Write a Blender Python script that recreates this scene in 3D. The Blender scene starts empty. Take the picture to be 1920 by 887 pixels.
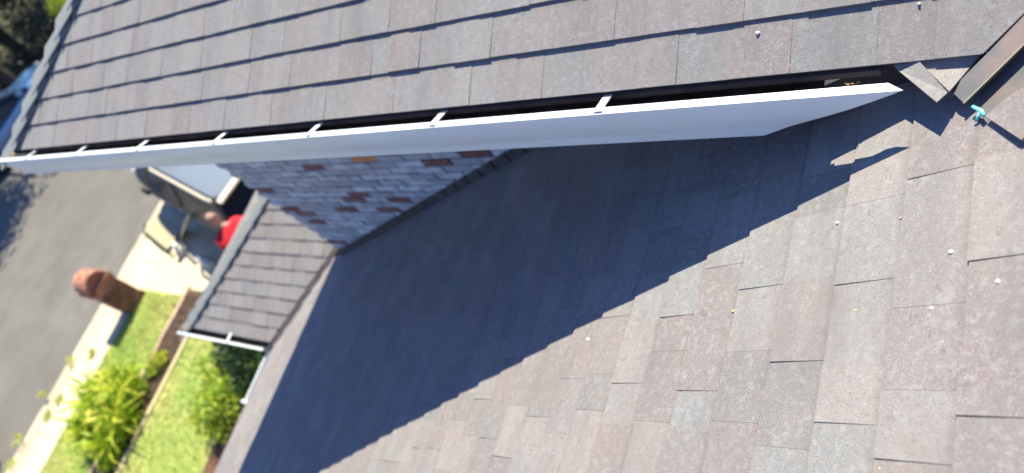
import bpy, bmesh, math, random
from mathutils import Vector, Matrix
random.seed(11)
R = math.radians
scn = bpy.context.scene
col = scn.collection

# ---------------------------------------------------------------- camera
cam = bpy.data.cameras.new('camera'); camo = bpy.data.objects.new('camera', cam); col.objects.link(camo)
yaw, pitch, roll, fpx = 0.57074841, 0.79840626, -0.80339817, 1355.57
ca, sa, cb, sb, cg, sg = math.cos(yaw), math.sin(yaw), math.cos(pitch), math.sin(pitch), math.cos(roll), math.sin(roll)
fwd = Vector((sa*cb, ca*cb, -sb)); right = Vector((ca, -sa, 0)); up = right.cross(fwd)
cx_ = cg*right + sg*up; cy_ = -sg*right + cg*up
EYE = Vector((0, 0, 6.95))
camo.matrix_world = Matrix(((cx_.x, cy_.x, -fwd.x, EYE.x), (cx_.y, cy_.y, -fwd.y, EYE.y), (cx_.z, cy_.z, -fwd.z, EYE.z), (0, 0, 0, 1)))
cam.sensor_width = 36; cam.lens = fpx/1920*36
cam.clip_start = .05; cam.clip_end = 2000
cam.dof.use_dof = True; cam.dof.focus_distance = 1.75; cam.dof.aperture_fstop = 1.8
scn.camera = camo

def project(P):                       # photograph pixels, used only to rank shingles by size in view
    d = Vector(P) - EYE
    w = d.dot(fwd)
    return (960 + fpx*d.dot(cx_)/w, 443.5 - fpx*d.dot(cy_)/w, w)

# ---------------------------------------------------------------- sky and sun
S = Vector((-.69, -.09, -1)).normalized()          # direction the light travels
elev = math.asin(-S.z); azim = math.atan2(-S.x, -S.y)   # clockwise from +Y
w = bpy.data.worlds.new('World'); scn.world = w; w.use_nodes = True
nt = w.node_tree; bg = nt.nodes['Background']
sky = nt.nodes.new('ShaderNodeTexSky'); sky.sky_type = 'NISHITA'; sky.sun_disc = False
sky.sun_elevation = elev; sky.sun_rotation = azim; sky.air_density = 1.0; sky.dust_density = .1; sky.ozone_density = 3.0
tint = nt.nodes.new('ShaderNodeMix'); tint.data_type = 'RGBA'; tint.blend_type = 'MULTIPLY'; tint.inputs[0].default_value = 1
tint.inputs[7].default_value = (.83, 1, 1.42, 1)      # the phone's white balance is set for the sun, so the sky reads bluer
nt.links.new(sky.outputs[0], tint.inputs[6]); nt.links.new(tint.outputs[2], bg.inputs[0]); bg.inputs[1].default_value = .078
sd = bpy.data.lights.new('sun', 'SUN'); sd.energy = 5.0; sd.angle = R(.5); sd.color = (1, .93, .74)
so = bpy.data.objects.new('sun', sd); col.objects.link(so); so.rotation_euler = S.to_track_quat('-Z', 'Y').to_euler()
scn.view_settings.view_transform = 'Standard'; scn.view_settings.look = 'None'
scn.view_settings.exposure = .98; scn.view_settings.gamma = 1
scn.cycles.max_bounces = 5

# ---------------------------------------------------------------- materials
def mat(name, color, rough=.8, metal=0, spec=.3, var=None, scale=8, bump=0, bscale=60, speck=None, tone=None, coat=0, trans=None, detail=4, var2=None, scale2=1.5):
    """base colour, second colour var mixed by noise, speck=(colour, scale, threshold) grains, tone=(c0,c1,c2) ramp on the face attribute."""
    m = bpy.data.materials.new(name); m.use_nodes = True
    n = m.node_tree; b = n.nodes['Principled BSDF']; L = n.links.new
    b.inputs['Roughness'].default_value = rough; b.inputs['Metallic'].default_value = metal
    b.inputs['Specular IOR Level'].default_value = spec
    if coat: b.inputs['Coat Weight'].default_value = coat
    geo = n.nodes.new('ShaderNodeNewGeometry'); pos = geo.outputs['Position']
    def rgb(c):
        q = n.nodes.new('ShaderNodeRGB'); q.outputs[0].default_value = (*c, 1); return q.outputs[0]
    def noise(s, d=4, rgh=.6):
        q = n.nodes.new('ShaderNodeTexNoise'); q.inputs['Scale'].default_value = s; q.inputs['Detail'].default_value = d; q.inputs['Roughness'].default_value = rgh
        L(pos, q.inputs['Vector']); return q.outputs['Fac']
    def ramp(x, lo, hi):
        q = n.nodes.new('ShaderNodeMapRange'); q.inputs[1].default_value = lo; q.inputs[2].default_value = hi; L(x, q.inputs[0]); return q.outputs[0]
    def mix(f, a, c, t='MIX'):
        q = n.nodes.new('ShaderNodeMix'); q.data_type = 'RGBA'; q.blend_type = t
        if isinstance(f, float): q.inputs[0].default_value = f
        else: L(f, q.inputs[0])
        L(a, q.inputs[6]); L(c, q.inputs[7]); return q.outputs[2]
    c = rgb(color)
    if tone:
        at = n.nodes.new('ShaderNodeAttribute'); at.attribute_name = 'tone'
        cr = n.nodes.new('ShaderNodeValToRGB'); L(at.outputs['Fac'], cr.inputs[0])
        e = cr.color_ramp.elements
        e[0].position = 0; e[0].color = (*tone[0], 1); e[1].position = 1; e[1].color = (*tone[-1], 1)
        for i, t in enumerate(tone[1:-1]):
            k = e.new((i+1)/(len(tone)-1)); k.color = (*t, 1)
        c = cr.outputs[0]
    if var: c = mix(ramp(noise(scale, detail), .35, .65), c, rgb(var))
    if var2: c = mix(ramp(noise(scale2, 3), .42, .68), c, rgb(var2))
    if speck:
        for (sc_, ss, lo, hi, amt) in speck:
            q = n.nodes.new('ShaderNodeTexNoise'); q.inputs['Scale'].default_value = ss; q.inputs['Detail'].default_value = 1.5; L(pos, q.inputs['Vector'])
            r = ramp(q.outputs['Fac'], lo, hi)
            mm = n.nodes.new('ShaderNodeMath'); mm.operation = 'MULTIPLY'; mm.inputs[1].default_value = amt; L(r, mm.inputs[0])
            c = mix(mm.outputs[0], c, rgb(sc_))
    L(c, b.inputs['Base Color'])
    if bump:
        bp = n.nodes.new('ShaderNodeBump'); bp.inputs['Strength'].default_value = bump; bp.inputs['Distance'].default_value = .6/bscale
        L(noise(bscale, 3), bp.inputs['Height']); L(bp.outputs[0], b.inputs['Normal'])
    if trans: b.inputs['Transmission Weight'].default_value = trans
    return m

sh_speck = [((.34, .345, .34), 58, .52, .68, .4), ((.3, .22, .2), 75, .56, .7, .35), ((.12, .11, .11), 40, .6, .75, .35), ((.45, .45, .45), 300, .56, .72, .5), ((.06, .055, .06), 250, .57, .74, .5), ((.42, .26, .17), 330, .68, .76, .6)]
M = {}
M['shingle'] = mat('asphalt_shingle', (.2, .2, .2), .9, spec=.2, tone=((.222, .226, .222), (.258, .25, .246), (.222, .192, .187), (.28, .256, .245), (.226, .196, .194), (.205, .2, .196)),
                   var=None, speck=sh_speck, bump=.55, bscale=420)
# broad weathering on top of the blends
def weather(m, colr, sx, amt, stretch=(1, 1, 1)):
    n = m.node_tree; b = n.nodes['Principled BSDF']; L = n.links.new
    src = b.inputs['Base Color'].links[0].from_socket
    g = n.nodes.new('ShaderNodeNewGeometry'); mp = n.nodes.new('ShaderNodeMapping'); mp.inputs['Scale'].default_value = stretch; L(g.outputs['Position'], mp.inputs[0])
    q = n.nodes.new('ShaderNodeTexNoise'); q.inputs['Scale'].default_value = sx; q.inputs['Detail'].default_value = 6; q.inputs['Roughness'].default_value = .65; L(mp.outputs[0], q.inputs['Vector'])
    r = n.nodes.new('ShaderNodeMapRange'); r.inputs[1].default_value = .45; r.inputs[2].default_value = .7; r.inputs[4].default_value = amt; L(q.outputs['Fac'], r.inputs[0])
    x = n.nodes.new('ShaderNodeMix'); x.data_type = 'RGBA'; L(r.outputs[0], x.inputs[0]); L(src, x.inputs[6]); x.inputs[7].default_value = (*colr, 1)
    L(x.outputs[2], b.inputs['Base Color'])
weather(M['shingle'], (.27, .235, .205), 5, .45)
weather(M['shingle'], (.16, .15, .155), 9, .45, (.25, 1, .25))
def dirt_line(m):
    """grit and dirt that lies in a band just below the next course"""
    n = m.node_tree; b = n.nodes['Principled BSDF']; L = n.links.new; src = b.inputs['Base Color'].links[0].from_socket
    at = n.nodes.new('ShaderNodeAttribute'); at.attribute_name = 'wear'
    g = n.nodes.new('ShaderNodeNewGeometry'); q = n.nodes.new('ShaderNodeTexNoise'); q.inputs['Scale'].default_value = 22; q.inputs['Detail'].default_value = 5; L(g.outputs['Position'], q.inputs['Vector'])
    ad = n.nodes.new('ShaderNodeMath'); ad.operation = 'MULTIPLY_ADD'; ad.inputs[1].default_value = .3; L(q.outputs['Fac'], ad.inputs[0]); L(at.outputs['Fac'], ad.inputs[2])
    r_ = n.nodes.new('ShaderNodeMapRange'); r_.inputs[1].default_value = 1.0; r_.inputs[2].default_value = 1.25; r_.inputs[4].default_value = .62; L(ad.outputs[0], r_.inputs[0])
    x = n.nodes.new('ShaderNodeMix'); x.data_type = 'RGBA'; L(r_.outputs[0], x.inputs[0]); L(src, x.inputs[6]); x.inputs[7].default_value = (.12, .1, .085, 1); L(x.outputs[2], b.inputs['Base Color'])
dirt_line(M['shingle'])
M['deck'] = mat('roofing_felt', (.03, .03, .033), .95)
M['cap'] = mat('ridge_cap_shingle', (.2, .2, .2), .9, spec=.2, tone=((.25, .275, .28), (.28, .3, .295)), speck=sh_speck, bump=.5, bscale=420)
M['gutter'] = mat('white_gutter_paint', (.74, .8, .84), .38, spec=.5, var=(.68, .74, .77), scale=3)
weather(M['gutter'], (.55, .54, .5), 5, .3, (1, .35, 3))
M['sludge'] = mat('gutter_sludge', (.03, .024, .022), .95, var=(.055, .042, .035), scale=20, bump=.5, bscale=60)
M['fascia'] = mat('dark_fascia_paint', (.035, .03, .035), .7, var=(.05, .042, .045), scale=9)
M['soffit'] = mat('soffit_paint', (.35, .33, .3), .8)
M['strap'] = mat('hanger_metal', (.8, .82, .83), .4, spec=.5)
M['white_brick'] = mat('whitewashed_brick', (.3, .32, .36), .9, tone=((.46, .45, .47), (.6, .6, .62), (.82, .83, .86), (.52, .49, .5)), var2=(.46, .41, .41), scale2=14, bump=.7, bscale=70)
M['bare_brick'] = mat('bare_brick', (.22, .075, .05), .9, tone=((.24, .1, .085), (.32, .14, .11)), bump=.7, bscale=80, speck=[((.4, .36, .33), 40, .58, .7, .5)])
M['orange_brick'] = mat('orange_brick', (.75, .3, .12), .9, bump=.5, bscale=80)
M['mortar'] = mat('mortar', (.34, .33, .35), .95, var=(.46, .46, .48), scale=25, bump=.6, bscale=70)
M['flash'] = mat('painted_flashing', (.075, .06, .062), .6, var=(.12, .1, .1), scale=12)
M['valley'] = mat('galvanised_valley', (.115, .122, .128), .6, var=(.15, .15, .148), scale=12, var2=(.2, .15, .135), scale2=9)
M['valley_ridge'] = mat('valley_ridge', (.3, .265, .21), .5, metal=.2)
M['turq'] = mat('turquoise_plastic', (.22, .72, .7), .4, spec=.5)
M['chip'] = mat('pale_chip', (.75, .73, .68), .6); M['chip2'] = mat('tan_chip', (.6, .42, .22), .7)
M['leaf_dry'] = mat('dry_leaf', (.3, .18, .08), .8, var=(.4, .27, .15), scale=60)
M['pbrick'] = mat('red_pillar_brick', (.3, .1, .07), .9, tone=((.15, .075, .06), (.26, .115, .085), (.32, .16, .13)), bump=.6, bscale=60)
M['lit_capbrick'] = mat('sunlit_cap_brick', (.5, .2, .13), .9, tone=((.36, .13, .085), (.5, .21, .14), (.6, .3, .2)), bump=.6, bscale=60)  # pillar brick made paler and more orange: sunlight on its top put into colour
M['pmortar'] = mat('pillar_mortar', (.36, .3, .26), .95)
M['asphalt'] = mat('street_asphalt', (.15, .142, .125), .92, var=(.178, .167, .147), scale=.35, var2=(.132, .124, .11), scale2=1.1, speck=[((.3, .28, .25), 35, .6, .75, .3)], bump=.4, bscale=60)
M['concrete'] = mat('pale_concrete', (.66, .58, .41), .9, var=(.56, .48, .33), scale=.9, speck=[((.4, .34, .24), 22, .6, .75, .3)])
M['kerb'] = mat('kerb_concrete', (.6, .53, .38), .9, var=(.45, .38, .26), scale=2.5)
M['joint'] = mat('kerb_joint_dirt', (.2, .15, .09), .95)
M['soil'] = mat('lawn_soil', (.27, .4, .09), .95, var=(.38, .43, .12), scale=1.1, var2=(.5, .45, .18), scale2=.8, bump=.5, bscale=30)
M['earth'] = mat('far_ground', (.1, .085, .05), .95, var=(.06, .07, .03), scale=.4)
M['grass'] = mat('grass_blade', (.2, .33, .06), .8, tone=((.28, .46, .1), (.44, .54, .15), (.62, .56, .26)))
M['mulch'] = mat('bark_mulch', (.075, .05, .035), .95, tone=((.04, .028, .02), (.12, .075, .05), (.2, .14, .1)))
M['mulch_bed'] = mat('mulch_bed', (.08, .055, .04), .95, var=(.13, .09, .06), scale=12, bump=.8, bscale=25)
M['redmulch'] = mat('red_mulch', (.2, .075, .06), .95, var=(.12, .06, .05), scale=12, bump=.8, bscale=25)
M['edging'] = mat('edging_brick', (.5, .26, .17), .9, tone=((.4, .27, .2), (.58, .42, .31)))
M['edge_pale'] = mat('edging_concrete', (.55, .47, .28), .9)
def leafmat(name, tones, tr=.35, rough=.45):
    m = mat(name, tones[0], rough, spec=.4, tone=tones)
    n = m.node_tree; b = n.nodes['Principled BSDF']; src = b.inputs['Base Color'].links[0].from_socket
    t = n.nodes.new('ShaderNodeBsdfTranslucent'); n.links.new(src, t.inputs[0])
    mx = n.nodes.new('ShaderNodeMixShader'); mx.inputs[0].default_value = tr
    n.links.new(b.outputs[0], mx.inputs[1]); n.links.new(t.outputs[0], mx.inputs[2]); n.links.new(mx.outputs[0], n.nodes['Material Output'].inputs[0])
    return m
M['strap_leaf'] = leafmat('yellow_green_leaf', ((.16, .34, .02), (.5, .62, .05), (.85, .76, .1)))
M['lime_leaf'] = leafmat('lime_shrub_leaf', ((.2, .38, .04), (.42, .56, .06), (.68, .58, .08)))
M['dark_leaf'] = leafmat('dark_shrub_leaf', ((.015, .04, .015), (.03, .07, .025), (.05, .1, .03)), .2)
M['tree_leaf'] = leafmat('dark_tree_leaf', ((.01, .02, .012), (.018, .032, .018), (.03, .055, .026)), .15)
M['sprig'] = leafmat('pale_weed_leaf', ((.45, .52, .1), (.6, .6, .2)))
M['brownleaf'] = leafmat('brown_shrub_leaf', ((.2, .09, .05), (.3, .16, .1)))
M['flowers'] = leafmat('gold_leaf', ((.6, .5, .04), (.7, .6, .1)))
M['bark'] = mat('bark', (.09, .065, .045), .95, var=(.05, .04, .03), scale=12, bump=.8, bscale=25)
M['suv'] = mat('dark_car_paint', (.02, .025, .034), .5, spec=.3)
M['bluecar'] = mat('blue_car_paint', (.05, .13, .28), .25, spec=.6, coat=1)
M['greycar'] = mat('grey_car_paint', (.2, .21, .22), .3, spec=.6, coat=.8)
M['roofgrey'] = mat('silver_roof_paint', (.2, .235, .27), .35, spec=.5, coat=.5)
M['glass'] = mat('car_glass', (.012, .016, .022), .3, spec=.25)
M['trim'] = mat('pale_trim', (.6, .54, .42), .5)
M['tyre'] = mat('tyre_rubber', (.02, .02, .02), .9); M['rim'] = mat('wheel_rim', (.5, .5, .52), .3, metal=.8)
M['lampred'] = mat('tail_lamp', (.4, .02, .02), .25, coat=1); M['lampclear'] = mat('head_lamp', (.7, .7, .68), .15, coat=1)
M['amber'] = mat('amber_lens', (.7, .4, .05), .3)
M['skin'] = mat('skin', (.48, .27, .2), .6); M['hair'] = mat('hair', (.34, .22, .18), .8)
M['redshirt'] = mat('red_shirt', (.72, .03, .05), .85, var=(.6, .02, .035), scale=6)
M['pants'] = mat('dark_trousers', (.03, .035, .05), .9)
M['hose'] = mat('black_hose', (.03, .04, .03), .5)
M['panel'] = mat('cream_panel', (.5, .44, .28), .8)
M['roll'] = mat('pale_roll', (.72, .68, .56), .7)
M['farwall'] = mat('wall_render', (.42, .38, .33), .9)

# ---------------------------------------------------------------- helpers
def wloc(o):
    v = Vector((0, 0, 0))
    while o is not None: v += o.location; o = o.parent
    return v
def link(o, parent=None):
    col.objects.link(o)
    if parent is not None: o.parent = parent
    return o
def mesh(name, V, F, m, parent=None, world=True, tones=None, smooth=False, label=None, kind=None, wear=None):
    """world coordinates in, an object under parent out (origin at the parent, or at the world origin)"""
    off = wloc(parent) if (parent is not None and world) else Vector((0, 0, 0))
    me = bpy.data.meshes.new(name)
    me.from_pydata([tuple(Vector(v)-off) for v in V], [], F)
    me.materials.append(m)
    if tones is not None:
        a = me.attributes.new('tone', 'FLOAT', 'FACE')
        a.data.foreach_set('value', [float(t) for t in (tones if hasattr(tones, '__len__') else [tones]*len(F))])
    if smooth: me.polygons.foreach_set('use_smooth', [True]*len(me.polygons))
    o = link(bpy.data.objects.new(name, me), parent)
    if wear is not None:
        a = me.attributes.new('wear', 'FLOAT', 'POINT'); a.data.foreach_set('value', [float(t) for t in wear])
    if label: o['label'] = label
    if kind: o['kind'] = kind
    return o
def thing(name, label, cat, loc=(0, 0, 0), rz=0, group=None):
    o = link(bpy.data.objects.new(name, None)); o.location = loc; o.rotation_euler[2] = rz; o.empty_display_size = .2
    o['label'] = label; o['category'] = cat
    if group: o['group'] = group
    return o
def tag(o, label, cat, group=None):
    o['label'] = label; o['category'] = cat
    if group: o['group'] = group
    return o
BF = [(0, 3, 2, 1), (4, 5, 6, 7), (0, 1, 5, 4), (1, 2, 6, 5), (2, 3, 7, 6), (3, 0, 4, 7)]
class MB:
    def __init__(s): s.V = []; s.F = []; s.T = []
    def add(s, V, F, t=0.):
        n = len(s.V); s.V += [tuple(v) for v in V]; s.F += [tuple(i+n for i in f) for f in F]; s.T += [t]*len(F)
    def box(s, a, b, t=0., M_=None):
        (x0, y0, z0), (x1, y1, z1) = a, b
        V = [(x0, y0, z0), (x1, y0, z0), (x1, y1, z0), (x0, y1, z0), (x0, y0, z1), (x1, y0, z1), (x1, y1, z1), (x0, y1, z1)]
        if M_ is not None: V = [M_ @ Vector(v) for v in V]
        s.add(V, BF, t)
    def tube(s, P, rad, n=8, t=0.):
        P = [Vector(p) for p in P]; r = rad if hasattr(rad, '__len__') else [rad]*len(P)
        V = []; F = []
        for i, p in enumerate(P):
            d = (P[min(i+1, len(P)-1)]-P[max(i-1, 0)]).normalized()
            a = d.cross(Vector((0, 0, 1)) if abs(d.z) < .9 else Vector((1, 0, 0))).normalized(); b = d.cross(a)
            for k in range(n):
                an = 2*math.pi*k/n; V.append(p+a*math.cos(an)*r[i]+b*math.sin(an)*r[i])
        for i in range(len(P)-1):
            for k in range(n): F.append((i*n+k, i*n+(k+1) % n, (i+1)*n+(k+1) % n, (i+1)*n+k))
        F.append(tuple(range(n-1, -1, -1))); F.append(tuple((len(P)-1)*n+k for k in range(n)))
        s.add(V, F, t)
    def build(s, name, m, parent=None, **k): return mesh(name, s.V, s.F, m, parent, tones=s.T, **k)
def bevel(o, w_, seg=2):
    b = o.modifiers.new('bevel', 'BEVEL'); b.width = w_; b.segments = seg; b.limit_method = 'ANGLE'; b.angle_limit = R(35); return o

# ---------------------------------------------------------------- the setting
def sheet(name, x0, x1, y0, y1, z, m):
    o = mesh(name, [(x0, y0, z), (x1, y0, z), (x1, y1, z), (x0, y1, z)], [(0, 1, 2, 3)], m); o['kind'] = 'structure'; return o
def slab(name, x0, x1, y0, y1, z0, z1, m):
    b = MB(); b.box((x0, y0, z0), (x1, y1, z1)); o = b.build(name, m); o['kind'] = 'structure'; return o
sheet('ground', -600, 600, -600, 600, -.16, M['earth'])
slab('lawn', -30, 2.2, 5.0, 11.695, -.15, 0, M['soil'])
slab('lawn', -30, 2.2, 12.52, 14.02, -.15, 0, M['soil'])
slab('mulch_bed', -30, 2.32, 11.79, 12.42, -.15, .012, M['mulch_bed'])
slab('mulch_bed', -30, .9, 5.5, 9.72, -.1, .02, M['redmulch'])
slab('driveway', 2.2, 8.4, 5.6, 14.035, -.15, .004, M['concrete'])
# pavement slabs, each its own piece
pv = MB(); pv.box((-30, 14.04, -.15), (40, 14.9, -.02)); pav = pv.build('pavement', M['joint']); pav['kind'] = 'structure'
xs = -14.0
while xs < 16:
    b = MB(); b.box((xs, 14.045, -.02), (xs+1.19, 14.895, .006+random.uniform(-.002, .002))); bevel(b.build('paving_slab', M['concrete'], pav), .006); xs += 1.2
slab('kerb', -30, 40, 14.93, 15.08, -.15, -.002, M['kerb'])
slab('kerb_joint', -30, 40, 14.9, 14.93, -.15, -.012, M['joint'])
kp = MB(); kp.add([(-30, 15.08, -.002), (40, 15.08, -.002), (40, 15.16, -.115), (-30, 15.16, -.115), (40, 15.47, -.112), (-30, 15.47, -.112)], [(0, 1, 2, 3), (3, 2, 4, 5)])
o = kp.build('gutter_pan', M['kerb']); o['kind'] = 'structure'
sheet('street', -300, 300, 15.46, 26.9, -.12, M['asphalt'])
slab('far_kerb', -60, 60, 26.9, 27.1, -.16, .0, M['kerb'])
slab('far_verge', -60, 60, 27.1, 60, -.155, -.01, M['earth'])
# bed edging: single bricks and single pale blocks
eb = thing('bed_edging', 'row of small pinkish edging bricks along the street side of the mulch bed', 'edging', (0, 12.47, 0))
x = -3.2
while x < 2.28:
    b = MB(); b.box((x, 12.425, -.03), (x+.205, 12.515, .045+random.uniform(-.008, .008)), random.random()); b.build('brick', M['edging'], eb); x += .215
ec = thing('bed_edging', 'low pale concrete edging strip between mulch bed and near lawn', 'edging', (0, 11.73, 0))
x = -3.4
while x < 1.9:
    b = MB(); b.box((x, 11.70, -.03), (x+.6, 11.785, .04+random.uniform(-.005, .005)), .5); b.build('block', M['edge_pale'], ec); x += .606

# grass blades: nobody could count them
def grass(n, x0, x1, y0, y1):
    g = MB()
    for i in range(n):
        x, y = random.uniform(x0, x1), random.uniform(y0, y1); a = random.uniform(0, 6.28); h = random.uniform(.025, .07); l = random.uniform(0, .04); b_ = random.uniform(0, 6.28)
        dx, dy = math.cos(a)*.007, math.sin(a)*.007
        patch = .5+.5*math.sin(x*1.7+1.3*math.sin(y*1.1))*math.cos(y*2.1+.6*x)
        g.add([(x-dx, y-dy, -.002), (x+dx, y+dy, -.002), (x+math.cos(b_)*l, y+math.sin(b_)*l, h)], [(0, 1, 2)], min(1, max(0, patch*.8+random.uniform(-.2, .3))))
    return g
o = grass(26000, -3.2, 2.18, 9.0, 11.65).build('grass', M['grass'], kind='stuff'); o['label'] = 'yellow green lawn grass between house and mulch bed'; o['category'] = 'grass'
o = grass(17000, -3.0, 2.18, 12.53, 14.02).build('grass', M['grass'], kind='stuff'); o['label'] = 'green grass strip between brick edging and pale pavement'; o['category'] = 'grass'
g = MB()
for i in range(3500):
    x, y = random.uniform(-3, 2.25), random.uniform(11.82, 12.4); a = random.uniform(0, 6.28); l = random.uniform(.015, .045); t = random.uniform(.004, .012)
    z = .012+random.uniform(0, .02); c_, s_ = math.cos(a), math.sin(a)
    g.add([(x-c_*l, y-s_*l, z), (x+s_*t, y-c_*t, z+.012), (x+c_*l, y+s_*l, z+.006), (x-s_*t, y+c_*t, z+.01)], [(0, 1, 2, 3)], random.random())
o = g.build('mulch_chips', M['mulch'], kind='stuff'); o['label'] = 'dark bark chips covering the narrow planting bed'; o['category'] = 'mulch'

# ---------------------------------------------------------------- the house
house = thing('house', 'suburban house with grey shingle roofs, white gutters and whitewashed brick wall', 'house', (1.5, 4, 0))
cosr, sinr = 2/math.sqrt(5), 1/math.sqrt(5)

def clip(poly, lines):
    for (a, b, c) in lines:                    # keep a*u+b*v<=c
        out = []
        for i in range(len(poly)):
            p, q = poly[i], poly[(i+1) % len(poly)]
            dp, dq = a*p[0]+b*p[1]-c, a*q[0]+b*q[1]-c
            if dp <= 0: out.append(p)
            if (dp < 0 < dq) or (dq < 0 < dp):
                t = dp/(dp-dq); out.append((p[0]+(q[0]-p[0])*t, p[1]+(q[1]-p[1])*t))
        poly = out
        if len(poly) < 3: return []
    return poly
def area(p): return abs(sum(p[i][0]*p[(i+1) % len(p)][1]-p[(i+1) % len(p)][0]*p[i][1] for i in range(len(p))))/2

ALL = []
def shingle_face(roof, O, e, s, u0, u1, nrow, E, lines, v_start=0., a=.0062, extra=None, seed=1, row_lines=None, tab=.0028, gap=.0003, wmul=1, tr=(0, 1)):
    """courses of laminated shingles: each piece a wedge of its own"""
    rnd = random.Random(seed)
    O, e, s = Vector(O), Vector(e), Vector(s); n = e.cross(s)
    if n.z < 0: n = -n
    flip = e.cross(s).dot(n) < 0
    for k in range(nrow):
        v0 = v_start+k*E; u = u0-rnd.uniform(0, .25); high = rnd.random() < .5
        while u < u1:
            wd = wmul*(rnd.uniform(.13, .27) if high else rnd.uniform(.11, .24))
            dv = 0 if k == 0 else rnd.uniform(-.0015, .0015)
            L_ = list(lines)
            if row_lines: L_ += row_lines(k, v0)
            poly = clip([(u+gap, v0+dv), (u+wd-gap, v0+dv), (u+wd-gap, v0+E*1.07), (u+gap, v0+E*1.07)], L_)
            b = (tab if high else 0)+rnd.uniform(-.0005, .0009); t = tr[0]+(tr[1]-tr[0])*rnd.random(); lift = rnd.uniform(0, .0012)
            u += wd; high = not high if rnd.random() < .85 else high
            if not poly or area(poly) < .0012: continue
            top = []; bot = []
            for (pu, pv_) in poly:
                f = 1-(pv_-v0)/E
                h = a*f+b*(1 if f > 0 else .2)+lift*max(f, 0); top.append(O+e*pu+s*pv_+n*h); bot.append(O+e*pu+s*pv_+n*(-.0015 if f < .5 else .0004))
            if flip: top.reverse(); bot.reverse()
            m_ = len(top)
            F = [tuple(range(m_)), tuple(range(2*m_-1, m_-1, -1))]+[(i, m_+i, m_+(i+1) % m_, (i+1) % m_) for i in range(m_)]
            c = sum(top, Vector())/m_; px, py, d = project(c)
            pa = area(poly)*abs((c-EYE).normalized().dot(n))/(d*d) if d > .2 and -30 < px < 1950 and -30 < py < 917 else 0
            if extra and pa and extra(px, py): pa = 0
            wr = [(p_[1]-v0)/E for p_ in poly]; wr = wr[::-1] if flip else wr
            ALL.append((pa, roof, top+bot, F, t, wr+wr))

def deck(name, P, label, th=.015):
    P = [Vector(p) for p in P]; n = (P[1]-P[0]).cross(P[2]-P[0]).normalized(); n = n if n.z > 0 else -n
    m_ = len(P); up_ = [p-n*.004 for p in P]; dn = [p-n*(.004+th) for p in P]
    return mesh(name, up_+dn, [tuple(range(m_)), tuple(range(2*m_-1, m_-1, -1))]+[(i, m_+i, m_+(i+1) % m_, (i+1) % m_) for i in range(m_)], M['deck'], house, label=label)

def lowz(y): return 5.56-.5*y
def upz(x): return 4.93+.5*x
def wingz(x): return 2.105+.5*x
# main (lower) roof
EY = 5.93
low_roof = deck('roof', [(-4, EY, lowz(EY)), (.99, EY, lowz(EY)), (1.795, 5.125, lowz(5.125)), (1.795, -.53, lowz(-.53)), (3.1, -1.85, lowz(-1.85)), (-4, -1.85, lowz(-1.85))], 'broad lower shingle roof half in shadow')
E0 = .1285/cosr*1.0
v_of = lambda y: (EY-y)/cosr
nE = .143
# a course butt falls at y=.1003 in the photograph
vs = v_of(.1003) % nE
def under_gutter(px, py): return py < (322-.047*px if px < 1430 else 258-.34*(px-1430))
def low_rows(k, v0):
    y = EY-v0*cosr
    return [(1, -cosr, 1.135-EY)] if y < .16 else []       # open valley: x+y<=1.135, with y = EY - v*cosr
shingle_face(low_roof, (0, EY, lowz(EY)), (1, 0, 0), (0, -cosr, sinr), -4, 3.2, 60, nE, [(1, 0, 1.79), (1, -cosr, 6.87-EY), (0, -1, 0)],
             v_start=vs-nE, extra=under_gutter, seed=5, row_lines=low_rows, a=.0062, tab=.0027, wmul=.86)
# upper roof: west slope, front hip, east slope
EX, HY, RX = 1.218, 5.19, 4.2
up_roof = deck('roof', [(EX, .105, upz(EX)), (EX, HY, upz(EX)), (RX, HY-(RX-EX), upz(RX)), (RX, -2.94, upz(RX))], 'upper hipped shingle roof slope above the white gutter')
shingle_face(up_roof, (EX, 0, upz(EX)), (0, 1, 0), (cosr, 0, sinr), -3.1, 5.4, 23, .1465,
             [(1, cosr, HY-.02), (-1, -cosr, -(1.322-EX)), (0, 1, (RX-EX)/cosr)], a=.0072, tab=.0025, seed=9, gap=.0002, wmul=.8, tr=(.0, .36))
fr = deck('roof', [(EX, HY, upz(EX)), (RX*2-EX, HY, upz(EX)), (RX, HY-(RX-EX), upz(RX))], 'front hip face of upper roof')
shingle_face(fr, (0, HY, upz(EX)), (1, 0, 0), (0, -cosr, sinr), EX, RX*2-EX, 23, .1465, [(-1, cosr, -EX), (1, cosr, 2*RX-EX)], seed=10)
deck('roof', [(2*RX-EX, -3, upz(EX)), (2*RX-EX, HY, upz(EX)), (RX, HY-(RX-EX), upz(RX)), (RX, -3, upz(RX))], 'far slope of upper roof')
# wing (small hipped roof)
WX, WY, WR = 1.03, 7.45, 2.95
wing = deck('roof', [(WX, 5.86, wingz(WX)), (WX, WY, wingz(WX)), (WR, WY-(WR-WX), wingz(WR)), (WR, 4.8, wingz(WR)), (2.12, 4.8, wingz(2.12))], 'small hipped shingle roof beside the brick wall')
shingle_face(wing, (WX, 0, wingz(WX)), (0, 1, 0), (cosr, 0, sinr), 4.75, 7.6, 15, .1432, [(1, cosr, WY-.02), (-1, -cosr, -(6.99-WX)), (0, 1, (WR-WX)/cosr), (-1, 0, -4.8)], a=.0062, tab=.0045, seed=21, gap=.0002, tr=(.1, .4))
wf = deck('roof', [(WX, WY, wingz(WX)), (2*WR-WX, WY, wingz(WX)), (WR, WY-(WR-WX), wingz(WR))], 'front hip face of small roof')
shingle_face(wf, (0, WY, wingz(WX)), (1, 0, 0), (0, -cosr, sinr), WX, 2*WR-WX, 15, .1432, [(-1, cosr, -WX), (1, cosr, 2*WR-WX)], seed=22)
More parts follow.
